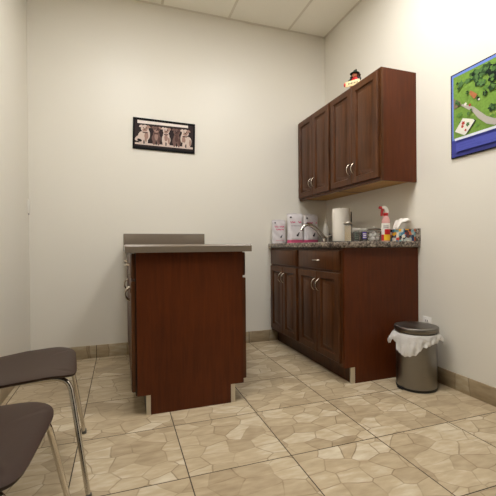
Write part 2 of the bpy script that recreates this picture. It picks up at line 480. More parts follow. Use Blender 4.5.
# --- base units along the right wall
FX = 1.389                                        # plane of the face frame; fronts stand 20 mm proud
def base_unit(label, y0, y1, near, pull):
    r = thing('base_cabinet', label, 'cabinet', ((FX + XR) / 2, (y0 + y1) / 2, 0), group=None)
    c = MB('shade_wood')
    c.box(FX + .018, XR - .001, y0 + (.018 if near else 0), y1, .105, .120)              # bottom
    c.box(FX + .018, XR - .001, y1 - .016, y1, .105, .900)                              # far side
    if not near: c.box(FX + .018, XR - .001, y0, y0 + .016, .105, .900)
    c.box(XR - .012, XR - .001, y0 + (.018 if near else .016), y1 - .016, .120, .900)    # back
    c.build('carcass', r)
    fr = MB('door'); ya = y0 + (.018 if near else 0)
    fr.box(FX, FX + .018, ya, ya + .034, .105, .900); fr.box(FX, FX + .018, y1 - .034, y1, .105, .900)
    fr.box(FX, FX + .018, ya + .034, y1 - .034, .868, .900); fr.box(FX, FX + .018, ya + .034, y1 - .034, .722, .752); fr.box(FX, FX + .018, ya + .034, y1 - .034, .105, .140)
    fr.build('face_frame', r)
    MB('door').box(FX + .055, FX + .071, ya, y1, 0, .105).build('toe_kick', r)
    if near:
        e = MB('panel')
        e.prism([(FX, .108), (FX + .078, .108), (FX + .078, 0), (XR - .001, 0), (XR - .001, .900), (FX, .900)], 'y', y0, y0 + .018)
        e.build('end_panel', r)
        k = MB('rawedge'); k.box(FX + .048, FX + .0775, y0 + .001, y0 + .0175, 0, .1075)
        o = k.build('toe_kick_end', r); o['label'] = 'pale unfinished end of the toe kick board'
    base_front(r, -1, FX, y0 + (.036 if near else .022), y1 - .022, pull)
    return r
base_unit('brown base cabinet nearest the trash can, with drawer pull and red-brown end panel', 2.089, 2.735, True, True)
base_unit('brown base cabinet in the back corner under the sink faucet, its drawer front without pull', 2.735, 3.328, False, False)

# --- granite worktop
g = thing('granite_countertop', 'speckled brown granite countertop on the base cabinets along right wall', 'countertop', (1.68, 2.69, .903))
MB('granite').box(1.354, XR - .001, 2.062, YB - .001, .9035, .943, .006, 3).build('slab', g)
MB('granite').box(XR - .022, XR - .001, 2.062, YB - .001, .9432, 1.034, .003, 2).build('backsplash', g)

# --- wall units
UX = 1.699
def wall_unit(label, y0, y1, near):
    z0, z1 = 1.364, 2.141
    r = thing('wall_cabinet', label, 'cabinet', ((UX + XR) / 2, (y0 + y1) / 2, z0))
    c = MB('panel' if near else 'door')
    c.box(UX + .018, XR - .001, y0, y0 + .016, z0 if near else z0 + .014, z1); c.box(UX + .018, XR - .001, y1 - .016, y1, z0 + .014, z1)
    c.box(UX + .018, XR - .001, y0 + .016, y1 - .016, z1 - .016, z1); c.box(XR - .010, XR - .001, y0 + .016, y1 - .016, z0 + .03, z1 - .016)
    c.build('carcass', r)
    o = MB('maple').box(UX + .018, XR - .001, y0 + .016, y1 - .016, z0 + .014, z0 + .026).build('bottom_panel', r); o['label'] = 'pale unstained underside panel'
    fr = MB('door')
    fr.box(UX, UX + .018, y0, y0 + .034, z0, z1); fr.box(UX, UX + .018, y1 - .034, y1, z0, z1)
    fr.box(UX, UX + .018, y0 + .034, y1 - .034, z0, z0 + .038); fr.box(UX, UX + .018, y0 + .034, y1 - .034, z1 - .038, z1)
    fr.build('face_frame', r)
    a0, a1 = y0 + .018, y1 - .016; am = (a0 + a1) / 2
    for a, b, py in ((a0, am - .002, am - .028), (am + .002, a1, am + .028)):
        o = MB('door').front('x', UX, -1, a, b, z0 + .022, z1 - .014, RAISED).build('door', r)
        bow_pull(o, -1, UX - .019, py, 1.500)
    return r
wall_unit('brown two-door wall cabinet nearer the blue poster, with red-brown end panel', 2.097, 2.733, True)
wall_unit('brown two-door wall cabinet in the back corner above the sink faucet', 2.7335, 3.328, False)

# --- peninsula: exam table cabinet standing out from the back wall
PY = 2.086
pr = thing('peninsula_cabinet', 'red-brown peninsula cabinet with plain end panel, standing out from back wall', 'cabinet', (.38, 2.7, 0))
e = MB('panel')
e.prism([(.078, .108), (.149, .108), (.149, 0), (.606, 0), (.606, .108), (.685, .108), (.685, .888), (.078, .888)], 'y', PY, PY + .018)
e.build('end_panel', pr)
k = MB('rawedge'); k.box(.125, .1485, PY + .001, PY + .0175, 0, .1075); k.build('toe_kick_end', pr)['label'] = 'pale unfinished end of the left toe kick board'
k = MB('rawedge'); k.box(.6065, .632, PY + .001, PY + .0175, 0, .1075); k.build('toe_kick_end', pr)['label'] = 'pale unfinished end of the right toe kick board'
c = MB('shade_wood'); c.box(.089, .670, PY + .018, YB - .001, .105, .122)
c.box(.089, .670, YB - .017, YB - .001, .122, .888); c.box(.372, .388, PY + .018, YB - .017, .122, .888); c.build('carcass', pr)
for x0, x1 in ((.125, .141), (.614, .630)): MB('shade_wood').box(x0, x1, PY + .018, YB - .001, 0, .105).build('toe_kick', pr)
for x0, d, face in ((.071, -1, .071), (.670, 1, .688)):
    fr = MB('shade_wood')
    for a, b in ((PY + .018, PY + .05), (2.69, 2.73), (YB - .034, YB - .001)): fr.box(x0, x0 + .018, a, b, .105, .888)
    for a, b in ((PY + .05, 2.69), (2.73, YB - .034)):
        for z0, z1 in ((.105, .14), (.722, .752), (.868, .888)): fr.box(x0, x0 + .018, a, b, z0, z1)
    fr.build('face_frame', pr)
    base_front(pr, d, face, PY + .012, 2.700); base_front(pr, d, face, 2.720, YB - .022)
ct = thing('laminate_countertop', 'taupe laminate countertop with low backsplash on the peninsula cabinet', 'countertop', (.38, 2.7, .888))
MB('laminate').prism([(2.060, .8885), (YB - .001, .8885), (YB - .001, .933), (2.071, .933), (2.060, .9225)], 'x', .022, .734).build('slab', ct)
MB('laminate').box(.025, .724, YB - .021, YB - .001, .9332, 1.034, .003, 2).build('backsplash', ct)

# ------------------------------------------------------------------ chairs
def bez(pts, n=8, r=.05):
    """round the corners of a polyline"""
    P = [Vector(p) for p in pts]; out = [P[0]]
    for i in range(1, len(P) - 1):
        a, b, c = P[i - 1], P[i], P[i + 1]
        ra = min(r, (a - b).length * .48); rc = min(r, (c - b).length * .48)
        p0 = b + (a - b).normalized() * ra; p2 = b + (c - b).normalized() * rc
        for k in range(n + 1):
            t_ = k / n; out.append((1 - t_) ** 2 * p0 + 2 * t_ * (1 - t_) * b + t_ * t_ * p2)
    out.append(P[-1]); return out

def chair(label, x, y, rz, group=None):
    r = thing('side_chair', label, 'chair', (x, y, 0), rz, group, local=True)
    hx, hy, zt = .206, .222, .452
    def shape(rr, a):
        n = 6.0
        ca, sa = cos(a), sin(a)
        sx = math.copysign(abs(ca) ** (2 / n), ca); sy = math.copysign(abs(sa) ** (2 / n), sa)
        px = sx * hx * rr; py = sy * hy * rr * (1.0 - .10 * (sx * rr < 0) * abs(sx * rr))
        return px, py
    def top(px, py, rr):
        u = px / hx
        return zt + .014 * u - .010 * u * u - (.020 * max(0, u - .55) ** 2 * 4.0) - .008 * (1 - (py / hy) ** 2) * (u < .8) - .003 * rr ** 12
    b = MB('seat'); N = 56; rs = [.0, .25, .5, .7, .84, .92, .97, 1.0]
    tops = []
    for rr in rs[1:]:
        tops.append([(*shape(rr, 2 * pi * k / N), top(*shape(rr, 2 * pi * k / N), rr)) for k in range(N)])
    bots = []
    for rr, dz in ((1.0, .007), (.99, .011), (.95, .014), (.7, .015), (.3, .015)):
        bots.append([(*shape(rr, 2 * pi * k / N), top(*shape(rr, 2 * pi * k / N), min(rr, .9)) - dz) for k in range(N)])
    b.loft(tops + bots)
    b.build('seat', r)
    # moulded back
    bk = MB('seat')
    def bp(u, v):
        yy = (u - .5) * 2 * .205 * (1 - .12 * v); x0 = -.235 - .055 * v + .035 * (2 * u - 1) ** 2
        return (x0, yy, .60 + .24 * v - .015 * (2 * u - 1) ** 2 * v)
    bk.grid(bp, 14, 8); bk.build('backrest', r, solid=.014)
    T = .0092
    for s in (-1, 1):
        fl = MB('chrome'); zf = .427
        fl.tube(bez([(-.03, s * .150, zf), (.178, s * .170, zf), (.238, s * .266, .012)], 10, .055), T)
        fl.mat('rubber').lathe([(.0105, 0), (.011, .004), (.0102, .022)], (.2385, s * .2665), 16)
        fl.build('leg', r)
        rl = MB('chrome')
        rl.tube(bez([(-.03, s * .150, zf), (-.165, s * .175, zf - .004), (-.225, s * .205, .012)], 8, .05), T)
        rl.mat('rubber').lathe([(.0105, 0), (.011, .004), (.0102, .022)], (-.2255, s * .2055), 16)
        rl.build('leg', r)
        bpost = MB('chrome'); bpost.tube(bez([(-.12, s * .165, zf), (-.222, s * .178, zf + .01), (-.268, s * .165, .80)], 8, .05), T * .9)
        bpost.build('back_post', r)
    cr = MB('chrome'); cr.tube([(.06, -.156, zf), (.06, .156, zf)], .009); cr.tube([(-.10, -.162, zf), (-.10, .162, zf)], .009)
    cr.build('seat_frame', r)
    return r
chair('dark brown chair with chrome legs, farther along the left wall towards the back', -.386, 1.700, radians(6.5))
chair('dark brown chair with chrome legs, nearest the viewer at lower left', -.399, 1.060, radians(-3))

# ------------------------------------------------------------------ trash can and liner
TX, TY = 1.806, 1.908
tr = thing('trash_can', 'round brushed steel trash can with domed lid, beside the base cabinets', 'trash can', (TX, TY, 0))
MB('black').lathe([(.118, 0), (.124, .003), (.125, .016), (.120, .018)], (TX, TY), 56).build('base_ring', tr)
MB('steel').lathe([(.1225, .016), (.1225, .355), (.1185, .355), (.1185, .02)], (TX, TY), 64, close=False).build('body', tr)
ld = MB('lidsteel'); ld.lathe([(.122, .366), (.132, .366), (.1335, .369), (.1335, .392), (.1315, .395), (.118, .399), (.09, .4025), (.05, .4045), (0, .405)], (TX, TY), 64); ld.build('lid', tr)
pd = MB('black'); pd.box(TX - .138, TX - .110, TY - .022, TY + .022, .006, .016, .003); pd.build('pedal', tr)
ln = MB('liner')
HEM = [(0, .32), (100, .320), (122, .300), (138, .268), (150, .280), (160, .306), (167, .292), (175, .250), (185, .231), (197, .223), (212, .224), (224, .236), (235, .264), (245, .286),
       (260, .297), (280, .308), (300, .322), (312, .306), (319, .288), (327, .308), (340, .322), (360, .32)]
def hem(a):
    d = math.degrees(a) % 360
    for (a0, h0), (a1, h1) in zip(HEM, HEM[1:]):
        if a0 <= d <= a1:
            k = (d - a0) / (a1 - a0); k = k * k * (3 - 2 * k)
            return h0 + (h1 - h0) * k - .003 * sin(13 * a) - .002 * sin(29 * a + 1)
    return .32
def flare(a):
    d = math.degrees(a) % 360
    g = lambda c, w: exp(-(((d - c + 180) % 360 - 180) / w) ** 2)
    return .004 + .032 * g(140, 18) + .022 * g(318, 14) + .006 * g(200, 24)
def liner(u, v):
    a = 2 * pi * u; z1 = hem(a)
    rip = .0034 * sin(19 * a + 6 * v) + .0022 * sin(37 * a - 9 * v) + .0016 * sin(11 * v + 5 * a)
    if v < .2:
        k = v / .2; return (TX + (.113 + .014 * k) * cos(a), TY + (.113 + .014 * k) * sin(a), .340 + .0195 * k)
    k = (v - .2) / .8
    rad = .1285 + flare(a) * sin(pi * min(1, k * 1.1) * .62) + (rip + .004) * k + .002
    return (TX + rad * cos(a), TY + rad * sin(a), .3605 + (z1 - .3605) * k)
ln.grid(liner, 180, 16)
tag(ln.build('bin_liner', smooth=80), 'white plastic bag liner draped over the rim of the steel trash can', 'trash bag')

# small device by the back corner of the left wall
ws = thing('wall_sensor', 'slim white vertical sensor on the left wall beside the back corner', 'sensor', (XL, 3.295, 1.19))
MB('white').box(XL + .0002, XL + .010, 3.278, 3.312, 1.19, 1.295, .002).build('housing', ws)
MB('grayprint').box(XL + .002, XL + .0095, 3.284, 3.306, 1.182, 1.1895, .001).build('button', ws)

# outlet on the right wall, half behind the lid
ol = thing('wall_outlet', 'white electrical outlet on right wall behind the trash can lid', 'outlet', (XR - .003, 2.008, .362))
MB('white').box(XR - .006, XR - .0002, 1.970, 2.046, .305, .420, .002).build('cover_plate', ol)
for z in (.394, .332):
    o = MB('white'); o.box(XR - .009, XR - .0062, 1.992, 2.024, z - .015, z + .013, .002)
    o.mat('ink'); o.box(XR - .0095, XR - .0091, 1.998, 2.002, z - .006, z + .006); o.box(XR - .0095, XR - .0091, 2.014, 2.018, z - .006, z + .006)
    o.build('socket', ol)

# ------------------------------------------------------------------ things on the granite
ZT = .9435
def pouch(label, xc, yc, w, h, dep, band, rz=0.0, style=0):
    r = thing('snack_pouch', label, 'pouch', (xc, yc, ZT), rz, local=True)
    b = MB('pouch'); n = 40; rings = []
    for j in range(19):
        v = j / 18
        t_ = dep * (1 - v) ** .55 * (.7 + .3 * min(1, v * 6)) + .004 if v < .9 else .004
        ww = w * (1 - .07 * sin(pi * v) + .02 * (v > .93)) ; ring = []
        for k in range(n):
            a = 2 * pi * k / n
            px = math.copysign(abs(cos(a)) ** .75, cos(a)) * ww / 2
            py = sin(a) * t_ / 2 + .0055 * sin(9 * px / w + 13 * v + xc * 30) * sin(6 * v + 3 * px / w) * (v < .93)
            ring.append((px, py, h * v - (.010 * (abs(px) / (w / 2)) ** 4 - .004 * sin(14 * px / w + xc * 9)) * (v > .9)))
        rings.append(ring)
    b.loft(rings)
    b.bm.faces.ensure_lookup_table()
    bd = b.mats.index(M_['pouch'])
    if band:
        b.mat('pink')
        for f_ in b.bm.faces:
            if f_.calc_center_median().z < h * .085 and len(f_.verts) == 4: f_.material_index = b.mi
    b.build('bag', r, smooth=70)
    # printed front: wavy script lines, a small dark silhouette
    def fy(v): return -(dep * (1 - v) ** .55 / 2 * .98 + .0050)
    def script(zv, x0, x1, amp, th, m, fq):
        p = MB(m); N = 26
        for k in range(N):
            u0, u1 = k / N, (k + 1) / N
            def q(u): return x0 + (x1 - x0) * u, h * zv + amp * sin(u * fq) * (0.6 + .4 * sin(u * 11))
            a0, z0 = q(u0); a1, z1 = q(u1); y = fy(zv)
            p.poly([(a0, y, z0 - th), (a1, y, z1 - th), (a1, y, z1 + th), (a0, y, z0 + th)])
        p.build('lettering', r)
    script(.70, -w * .34, w * .34, .008, .0048, 'pink', 36)
    if style != 0: script(.58, -w * .28, w * .30, .003, .0026, 'grayprint', 44)
    else: script(.58, -w * .26, w * .30, .007, .0044, 'pink', 30)
    script(.12 if not band else .14, -w * .30, w * .30, .001, .0014, 'pink' if not band else 'grayprint', 20)
    p = MB('ink'); y = fy(.3) - .002; cx = w * .10; cz = h * .30; s = h * .075
    p.poly([(cx - .5 * s, y, cz - s), (cx + .15 * s, y, cz - s), (cx + .45 * s, y, cz), (cx + .8 * s, y, cz + .9 * s), (cx + .3 * s, y, cz + .75 * s), (cx - .1 * s, y, cz + .1 * s), (cx - .8 * s, y, cz - .35 * s)])
    p.build('printed_silhouette', r)
    p = MB('ink'); y = fy(.86) - .002; cx = -w * .30; cz = h * .865; s = h * .035
    p.poly([(cx - s, y, cz - .6 * s), (cx + s, y, cz - .8 * s), (cx + 1.1 * s, y, cz + .7 * s), (cx - .8 * s, y, cz + .8 * s)])
    p.build('corner_mark', r)
    return r
pouch('small white pouch with pink lettering, leftmost on the granite counter by back wall', 1.444, 3.272, .146, .226, .055, False, 0.0, 0)
pouch('tall white pouch with pink bottom band, middle of the three pouches on counter', 1.612, 3.262, .168, .290, .075, True, radians(-4), 1)
pouch('tall white pouch with pink bottom band, directly behind the curved chrome faucet', 1.790, 3.272, .172, .284, .075, True, radians(3), 2)

fc = thing('faucet', 'chrome sink faucet with arched spout in front of the white pouches', 'faucet', (1.82, 3.06, ZT))
b = MB('chrome'); b.lathe([(.030, ZT), (.031, ZT + .006), (.022, ZT + .012), (.020, ZT + .045), (.018, ZT + .052)], (1.822, 3.06), 24); b.build('base', fc)
b = MB('chrome')
sp = bez([(1.820, 3.06, ZT + .045), (1.735, 3.06, ZT + .128), (1.660, 3.06, ZT + .178), (1.600, 3.06, ZT + .158), (1.576, 3.06, ZT + .118)], 7, .05)
b.tube(sp, [.019 - .005 * i / (len(sp) - 1) for i in range(len(sp))], 14); b.build('spout', fc)
b = MB('chrome'); b.tube(bez([(1.838, 3.04, ZT + .05), (1.855, 3.01, ZT + .07), (1.87, 2.97, ZT + .074)], 5, .02), .007); b.build('handle', fc)

sb = thing('soap_bottle', 'slim pale clear bottle with narrow white top behind the faucet base', 'bottle', (1.915, 3.19, ZT))
MB('soap').lathe([(.028, ZT), (.030, ZT + .005), (.030, ZT + .12), (.026, ZT + .15), (.014, ZT + .18), (.012, ZT + .19)], (1.915, 3.19), 24).build('body', sb)
MB('white').lathe([(.0145, ZT + .189), (.0145, ZT + .208), (.008, ZT + .214), (.006, ZT + .236), (0, ZT + .238)], (1.915, 3.19), 20).build('cap', sb)

px, py = 1.795, 2.742
ph = thing('paper_towel_holder', 'dark upright paper towel holder carrying the white roll on counter', 'holder', (px, py, ZT))
b = MB('black'); b.lathe([(.088, ZT), (.088, ZT + .007), (.082, ZT + .010), (0, ZT + .010)], (px, py), 40); b.build('base', ph)
b = MB('black'); b.lathe([(.008, ZT + .0101), (.008, ZT + .292), (.005, ZT + .298), (0, ZT + .299)], (px, py), 14); b.build('post', ph)
b = MB('black'); b.tube([(px + .086 * .93, py - .086 * .37, ZT + .008), (px + .086 * .93, py - .086 * .37, ZT + .262)], .0045, 8); b.build('side_rod', ph)  # thin dark upright strip beside the roll
pt = MB('paper'); pt.lathe([(.019, ZT + .0105), (.072, ZT + .0105), (.0735, ZT + .013), (.0735, ZT + .286), (.072, ZT + .2885), (.019, ZT + .2885), (.019, ZT + .0105)], (px, py), 48, close=False)
tag(pt.build('paper_towel_roll'), 'white paper towel roll standing upright on the granite counter', 'paper towels')

def jar(name, label, x, y, r_, h, cat='jar'):
    o = thing(name, label, cat, (x, y, ZT))
    MB('glass').lathe([(r_ - .003, ZT), (r_, ZT + .004), (r_, ZT + h - .006), (r_ - .003, ZT + h - .002), (r_ - .006, ZT + h - .002), (r_ - .005, ZT + .006), (0, ZT + .006)], (x, y), 32, close=False).build('glass_body', o)
    return o
# tongue depressors
x, y = 1.620, 2.385
o = jar('depressor_jar', 'slim glass jar of wooden tongue depressors with dull metal lid, beside paper towels', x, y, .030, .132)
b = MB('sticks')
for k in range(24):
    a = k * 2.4; q = .021 * math.sqrt((k + .5) / 24); dx, dy = q * cos(a), q * sin(a)
    b.box(x + dx - .0045, x + dx + .0045, y + dy - .001, y + dy + .001, ZT + .007, ZT + .120 + .006 * random.random(), .0005, 1)
sk = b.build('wooden_sticks', o); sk['kind'] = 'stuff'
MB('tin').lathe([(.031, ZT + .131), (.032, ZT + .134), (.032, ZT + .146), (.029, ZT + .150), (.006, ZT + .152), (0, ZT + .152)], (x, y), 28).build('lid', o)
# two short jars
def short_jar(label, x, y, lab, marks):
    o = jar('short_jar', label, x, y, .0285, .092)
    MB('jardark').lathe([(.022, ZT + .007), (.0235, ZT + .010), (.0235, ZT + .078), (0, ZT + .080)], (x, y), 24).build('contents', o)
    MB('white').lathe([(.0295, ZT + .090), (.030, ZT + .091), (.030, ZT + .097), (.027, ZT + .099), (0, ZT + .099)], (x, y), 28).build('lid', o)
    l = MB(lab); a0, a1 = radians(215), radians(275)
    def cyl(u, v, e=.0003, A0=a0, A1=a1, z0=.022, z1=.074):
        a = A0 + (A1 - A0) * u; return (x + (.0287 + e) * cos(a), y + (.0287 + e) * sin(a), ZT + z0 + (z1 - z0) * v)
    l.grid(lambda u, v: cyl(u, v), 10, 2)
    l.mat(marks)
    for z0, A, B in ((.060, 220, 275), (.048, 226, 268), (.034, 220, 275)):
        l.grid(lambda u, v: cyl(u, v, .0008, radians(A), radians(B), z0 - .003, z0 + .003), 8, 1)
    l.build('label_band', o); return o
short_jar('short dark-filled jar with grey-green label, next to the tongue depressors', 1.676, 2.362, 'greenlab', 'ink')
short_jar('short dark-filled jar with purple label, beside the cotton ball jar', 1.745, 2.362, 'purple', 'white')
# cotton balls
x, y = 1.832, 2.355
o = jar('cotton_jar', 'wide glass jar of white cotton balls with knobbed lid', x, y, .050, .088)
b = MB('cotton')
for q, zz in ((0, .024), (1, .024), (2, .024), (3, .024), (4, .024), (0.5, .052), (1.5, .052), (2.5, .052), (3.5, .052), (4.5, .052), (9, .064)):
    a = q * 2 * pi / 5; d = .027 if q < 9 else 0
    b.ball((x + d * cos(a), y + d * sin(a), ZT + zz), .0165, u=14, v=9, lump=.12)
b.build('cotton_balls', o)
b = MB('tin'); b.lathe([(.051, ZT + .087), (.052, ZT + .090), (.052, ZT + .096), (.040, ZT + .102), (.008, ZT + .104), (0, ZT + .104)], (x, y), 32)
b.mat('white').ball((x, y, ZT + .111), .009); b.build('lid', o)

# spray bottle
x, y = 1.814, 2.200
o = thing('spray_bottle', 'clear spray bottle of pink liquid with red trigger, behind the tissue box', 'bottle', (x, y, ZT))
MB('pinkliq').lathe([(.027, ZT), (.0295, ZT + .004), (.0295, ZT + .140), (.026, ZT + .160), (.017, ZT + .180), (.014, ZT + .188), (.014, ZT + .200)], (x, y), 32).build('bottle', o)
l = MB('white')
def lab(z0, z1, m, A0=150, A1=330, e=.0006):
    l.mat(m); l.grid(lambda u, v: (x + (.0297 + e) * cos(radians(A0 + (A1 - A0) * u)), y + (.0297 + e) * sin(radians(A0 + (A1 - A0) * u)), ZT + z0 + (z1 - z0) * v), 16, 1)
lab(.088, .132, 'white'); lab(.050, .088, 'red', 215, 330); lab(.050, .088, 'white', 150, 215); lab(.008, .050, 'yellow', 205, 330); lab(.008, .050, 'red', 150, 205); lab(.095, .101, 'grayprint', 200, 270, .0009); lab(.108, .114, 'grayprint', 200, 270, .0009)
l.build('label_band', o)
MB('red').lathe([(.017, ZT + .186), (.018, ZT + .188), (.018, ZT + .203), (.015, ZT + .206), (0, ZT + .206)], (x, y), 24).build('collar', o)
h = MB('white')
h.prism([(x + .020, ZT + .212), (x + .012, ZT + .206), (x - .011, ZT + .206), (x - .014, ZT + .230), (x - .038, ZT + .238), (x - .040, ZT + .252), (x - .018, ZT + .257), (x - .002, ZT + .252), (x + .014, ZT + .232)], 'y', y - .011, y + .011)
h.build('spray_head', o)
n = MB('red'); n.lathe([(0, 0), (.0105, 0), (.0105, .014), (0, .014)], (0, 0), 14)
for v in n.bm.verts: v.co = Vector((x - .0405 - v.co.z, y + v.co.x, ZT + .243 + v.co.y))
n.build('nozzle', o)
tg = MB('red'); tg.prism([(x - .020, ZT + .2315), (x - .036, ZT + .2370), (x - .040, ZT + .210), (x - .042, ZT + .184), (x - .032, ZT + .184), (x - .028, ZT + .210)], 'y', y - .006, y + .006); tg.build('trigger', o)

# tissue box and tissue
x0, x1, y0, y1 = 1.868, 1.976, 2.086, 2.238
tb = thing('tissue_box', 'tissue box with multicoloured mosaic print at the near end of granite counter', 'tissue box', ((x0 + x1) / 2, (y0 + y1) / 2, ZT))
MB('mosaic').box(x0, x1, y0, y1, ZT, ZT + .087, .0015, 1).build('box', tb)
MB('white').lathe([(.036, ZT + .0872), (.033, ZT + .0882), (.012, ZT + .0882)], ((x0 + x1) / 2, (y0 + y1) / 2), 28, close=False).build('opening_film', tb)
ts = MB('tissue'); cx, cy = (x0 + x1) / 2, (y0 + y1) / 2
def tis(u, v):
    # rises out of the slot, arches over to the right
    s = u; w = (.022 + .034 * s) * (1 if s < .8 else math.sqrt(max(0, 1 - ((s - .8) / .2) ** 2)) * .9 + .1)
    X = cx - .050 + .012 * s + .105 * s * s; Z = ZT + .090 + .078 * sin(min(1, s * 1.12) * pi * .62) - .006 * s * s
    k = (v - .5) * 2
    return (X - .012 * k * k * (1 - s), cy + w * k * .9, max(ZT + .0892, Z - .018 * k * k - .006 * sin(9 * v + 4 * u) + .004 * sin(17 * u)))
ts.grid(tis, 22, 16)
tag(ts.build('tissue', solid=.0008, smooth=80), 'white tissue pulled up out of the mosaic tissue box', 'tissue')

# ------------------------------------------------------------------ figurine on the wall cabinet
fx, fy_, fz = 1.738, 2.448, 2.1415
fg = thing('figurine', 'small figurine with dark hat, red clothes and cream sign on top of wall cabinet', 'figurine', (fx, fy_, fz), radians(-55), local=True)
# local x runs to the figurine's right as seen from the room, local -y faces the room
def fig(m): return MB(m)
b = fig('red'); b.loft([[(q * cos(2 * pi * k / 18) * 1.15, q * .8 * sin(2 * pi * k / 18), z) for k in range(18)] for q, z in ((.034, .0), (.036, .02), (.030, .05), (.022, .075), (.012, .085))]); b.build('body', fg)
b = fig(pic('skin_paint', 206, 140, 104)); b.ball((0, -.006, .098), .020, u=16, v=10); b.mat('ink'); b.ball((-.007, -.025, .102), .0022, u=8, v=5); b.ball((.007, -.025, .102), .0022, u=8, v=5); b.mat('red').ball((0, -.027, .096), .003, u=8, v=5); b.build('head', fg)
b = fig(pic('dark_green_felt', 38, 48, 36)); b.lathe([(.014, .126), (.036, .112), (.038, .109), (.036, .107), (.012, .108)], (0, -.004), 24, close=False)
b.loft([[(q * cos(2 * pi * k / 16) + o_, -.004 + q * sin(2 * pi * k / 16), z) for k in range(16)] for q, z, o_ in ((.020, .110, 0), (.018, .122, 0), (.012, .134, .004), (.005, .141, .010))]); b.build('hat', fg)
for s in (-1, 1):
    b = fig(pic('dark_green_felt', 38, 48, 36) if s < 0 else 'ink'); b.tube(bez([(s * .020, 0, .076), (s * .046, -.006, .062), (s * .030, -.030, .042)], 6, .02), [.012] * 9 if False else .0105, 12); b.build('arm', fg)
b = fig(pic('hair_paint', 60, 30, 22)); b.ball((.028, .004, .090), .015, u=12, v=8, lump=.3); b.ball((-.028, .006, .088), .014, u=12, v=8, lump=.3); b.build('hair', fg)
b = fig(pic('cream_sign', 232, 208, 160)); b.box(-.066, .052, -.046, -.038, .002, .046, .004)
b.mat('ink')
for k in range(7): b.box(-.036 + k * .011, -.030 + k * .011, -.0466, -.0461, .018 + .003 * (k % 2), .027 + .003 * ((k + 1) % 2))
b.mat('red').ball((-.066, -.042, .024), .012, .8, .8, 1.4, 12, 8); b.build('sign', fg)

# ------------------------------------------------------------------ framed puppy photograph on the back wall
FW, FH, FC = .537, .269, (.378, YB - .001, 1.8965)
fp = thing('framed_photo', 'wide black-framed photograph of five seated puppies on the back wall', 'picture', (FC[0], FC[1], FC[2]), local=True)
fp.rotation_euler = (0, radians(1.3), 0)
w2, h2, bw = FW / 2, FH / 2, .020
b = MB('frame')
b.box(-w2, w2, -.013, 0, h2 - bw, h2, .003); b.box(-w2, w2, -.013, 0, -h2, -h2 + bw * 1.25, .003)
b.box(-w2, -w2 + bw * .8, -.013, 0, -h2 + bw * 1.25, h2 - bw, .003); b.box(w2 - bw * .8, w2, -.013, 0, -h2 + bw * 1.25, h2 - bw, .003)
b.build('frame', fp)
P = MB(pic('photo_dark_brown', 46, 33, 32)); P.box(-w2 + .010, w2 - .010, -.008, -.002, -h2 + .015, h2 - .012)
lay = [0.0]
def el(m, cx, cz, rx, rz, n=20, rot=0.0):
    lay[0] += .00004; P.mat(m); pts = []
    for k in range(n):
        a = 2 * pi * k / n; q = 1 + .05 * sin(3 * a + cx * 90)
        ex, ez = rx * q * cos(a), rz * q * sin(a)
        pts.append((cx + ex * cos(rot) - ez * sin(rot), -.0083 - lay[0], cz + ex * sin(rot) + ez * cos(rot)))
    P.poly(pts)
def quad(m, *pts):
    lay[0] += .00004; P.mat(m); P.poly([(x, -.0083 - lay[0], z) for x, z in pts])
lightp = pic('photo_pale', 206, 186, 174); midp = pic('photo_tan', 158, 126, 114); darkp = pic('photo_taupe', 112, 86, 79); inkp = pic('photo_black', 34, 26, 26); brn = pic('photo_umber', 88, 62, 56)
quad(pic('photo_white', 236, 224, 216), (-.232, .115), (.205, .120), (.205, .093), (-.232, .087))
quad(lightp, (-.250, -.080), (.250, -.077), (.250, -.095), (-.250, -.096))
pups = [(-.175, lightp, midp, -.02, 1.05), (-.072, darkp, midp, 0, .95), (.012, lightp, midp, 0, .95), (.104, darkp, brn, 0, .92), (.187, lightp, midp, .02, 1.0)]
for (cx, c, c2, lean, s) in pups:
    el(c, cx + lean * .6, -.035, .040 * s, .050 * s)                        # body
    el(c, cx - lean + .0, -.005, .030 * s, .045 * s)                        # chest
    el(c2, cx - lean, -.018, .016 * s, .030 * s)
    for q in (-1, 1): el(c, cx + q * .021 * s, -.066, .011 * s, .026 * s)   # front legs
    el(inkp, cx, -.072, .0055, .018)
    el(brn if c is darkp else midp, cx + lean * .6 + .026 * s, -.040, .009 * s, .030 * s)
    el(brn, cx - lean * .5, .012, .022 * s, .007 * s)
    for q in (-1, 1): el(c if q < 0 else c2, cx - lean * .3 + q * .032 * s, .064, .015 * s, .009 * s, rot=-q * .6)   # ears
    el(c, cx - lean * .3, .045, .031 * s, .030 * s)                         # head
    el(c2, cx - lean * .3, .034, .019 * s, .014 * s)                        # muzzle
    el(brn if c is darkp else midp, cx - lean * .3 + .016 * s, .052, .011 * s, .015 * s)
    for q in (-1, 1): el(inkp, cx - lean * .3 + q * .012 * s, .052, .0042, .0042, 10)
    el(inkp, cx - lean * .3, .040, .006, .0042, 10)
el(lightp, -.222, -.045, .030, .022, rot=.6); el(inkp, -.212, -.060, .020, .012, rot=-.3)
P.build('photograph', fp)

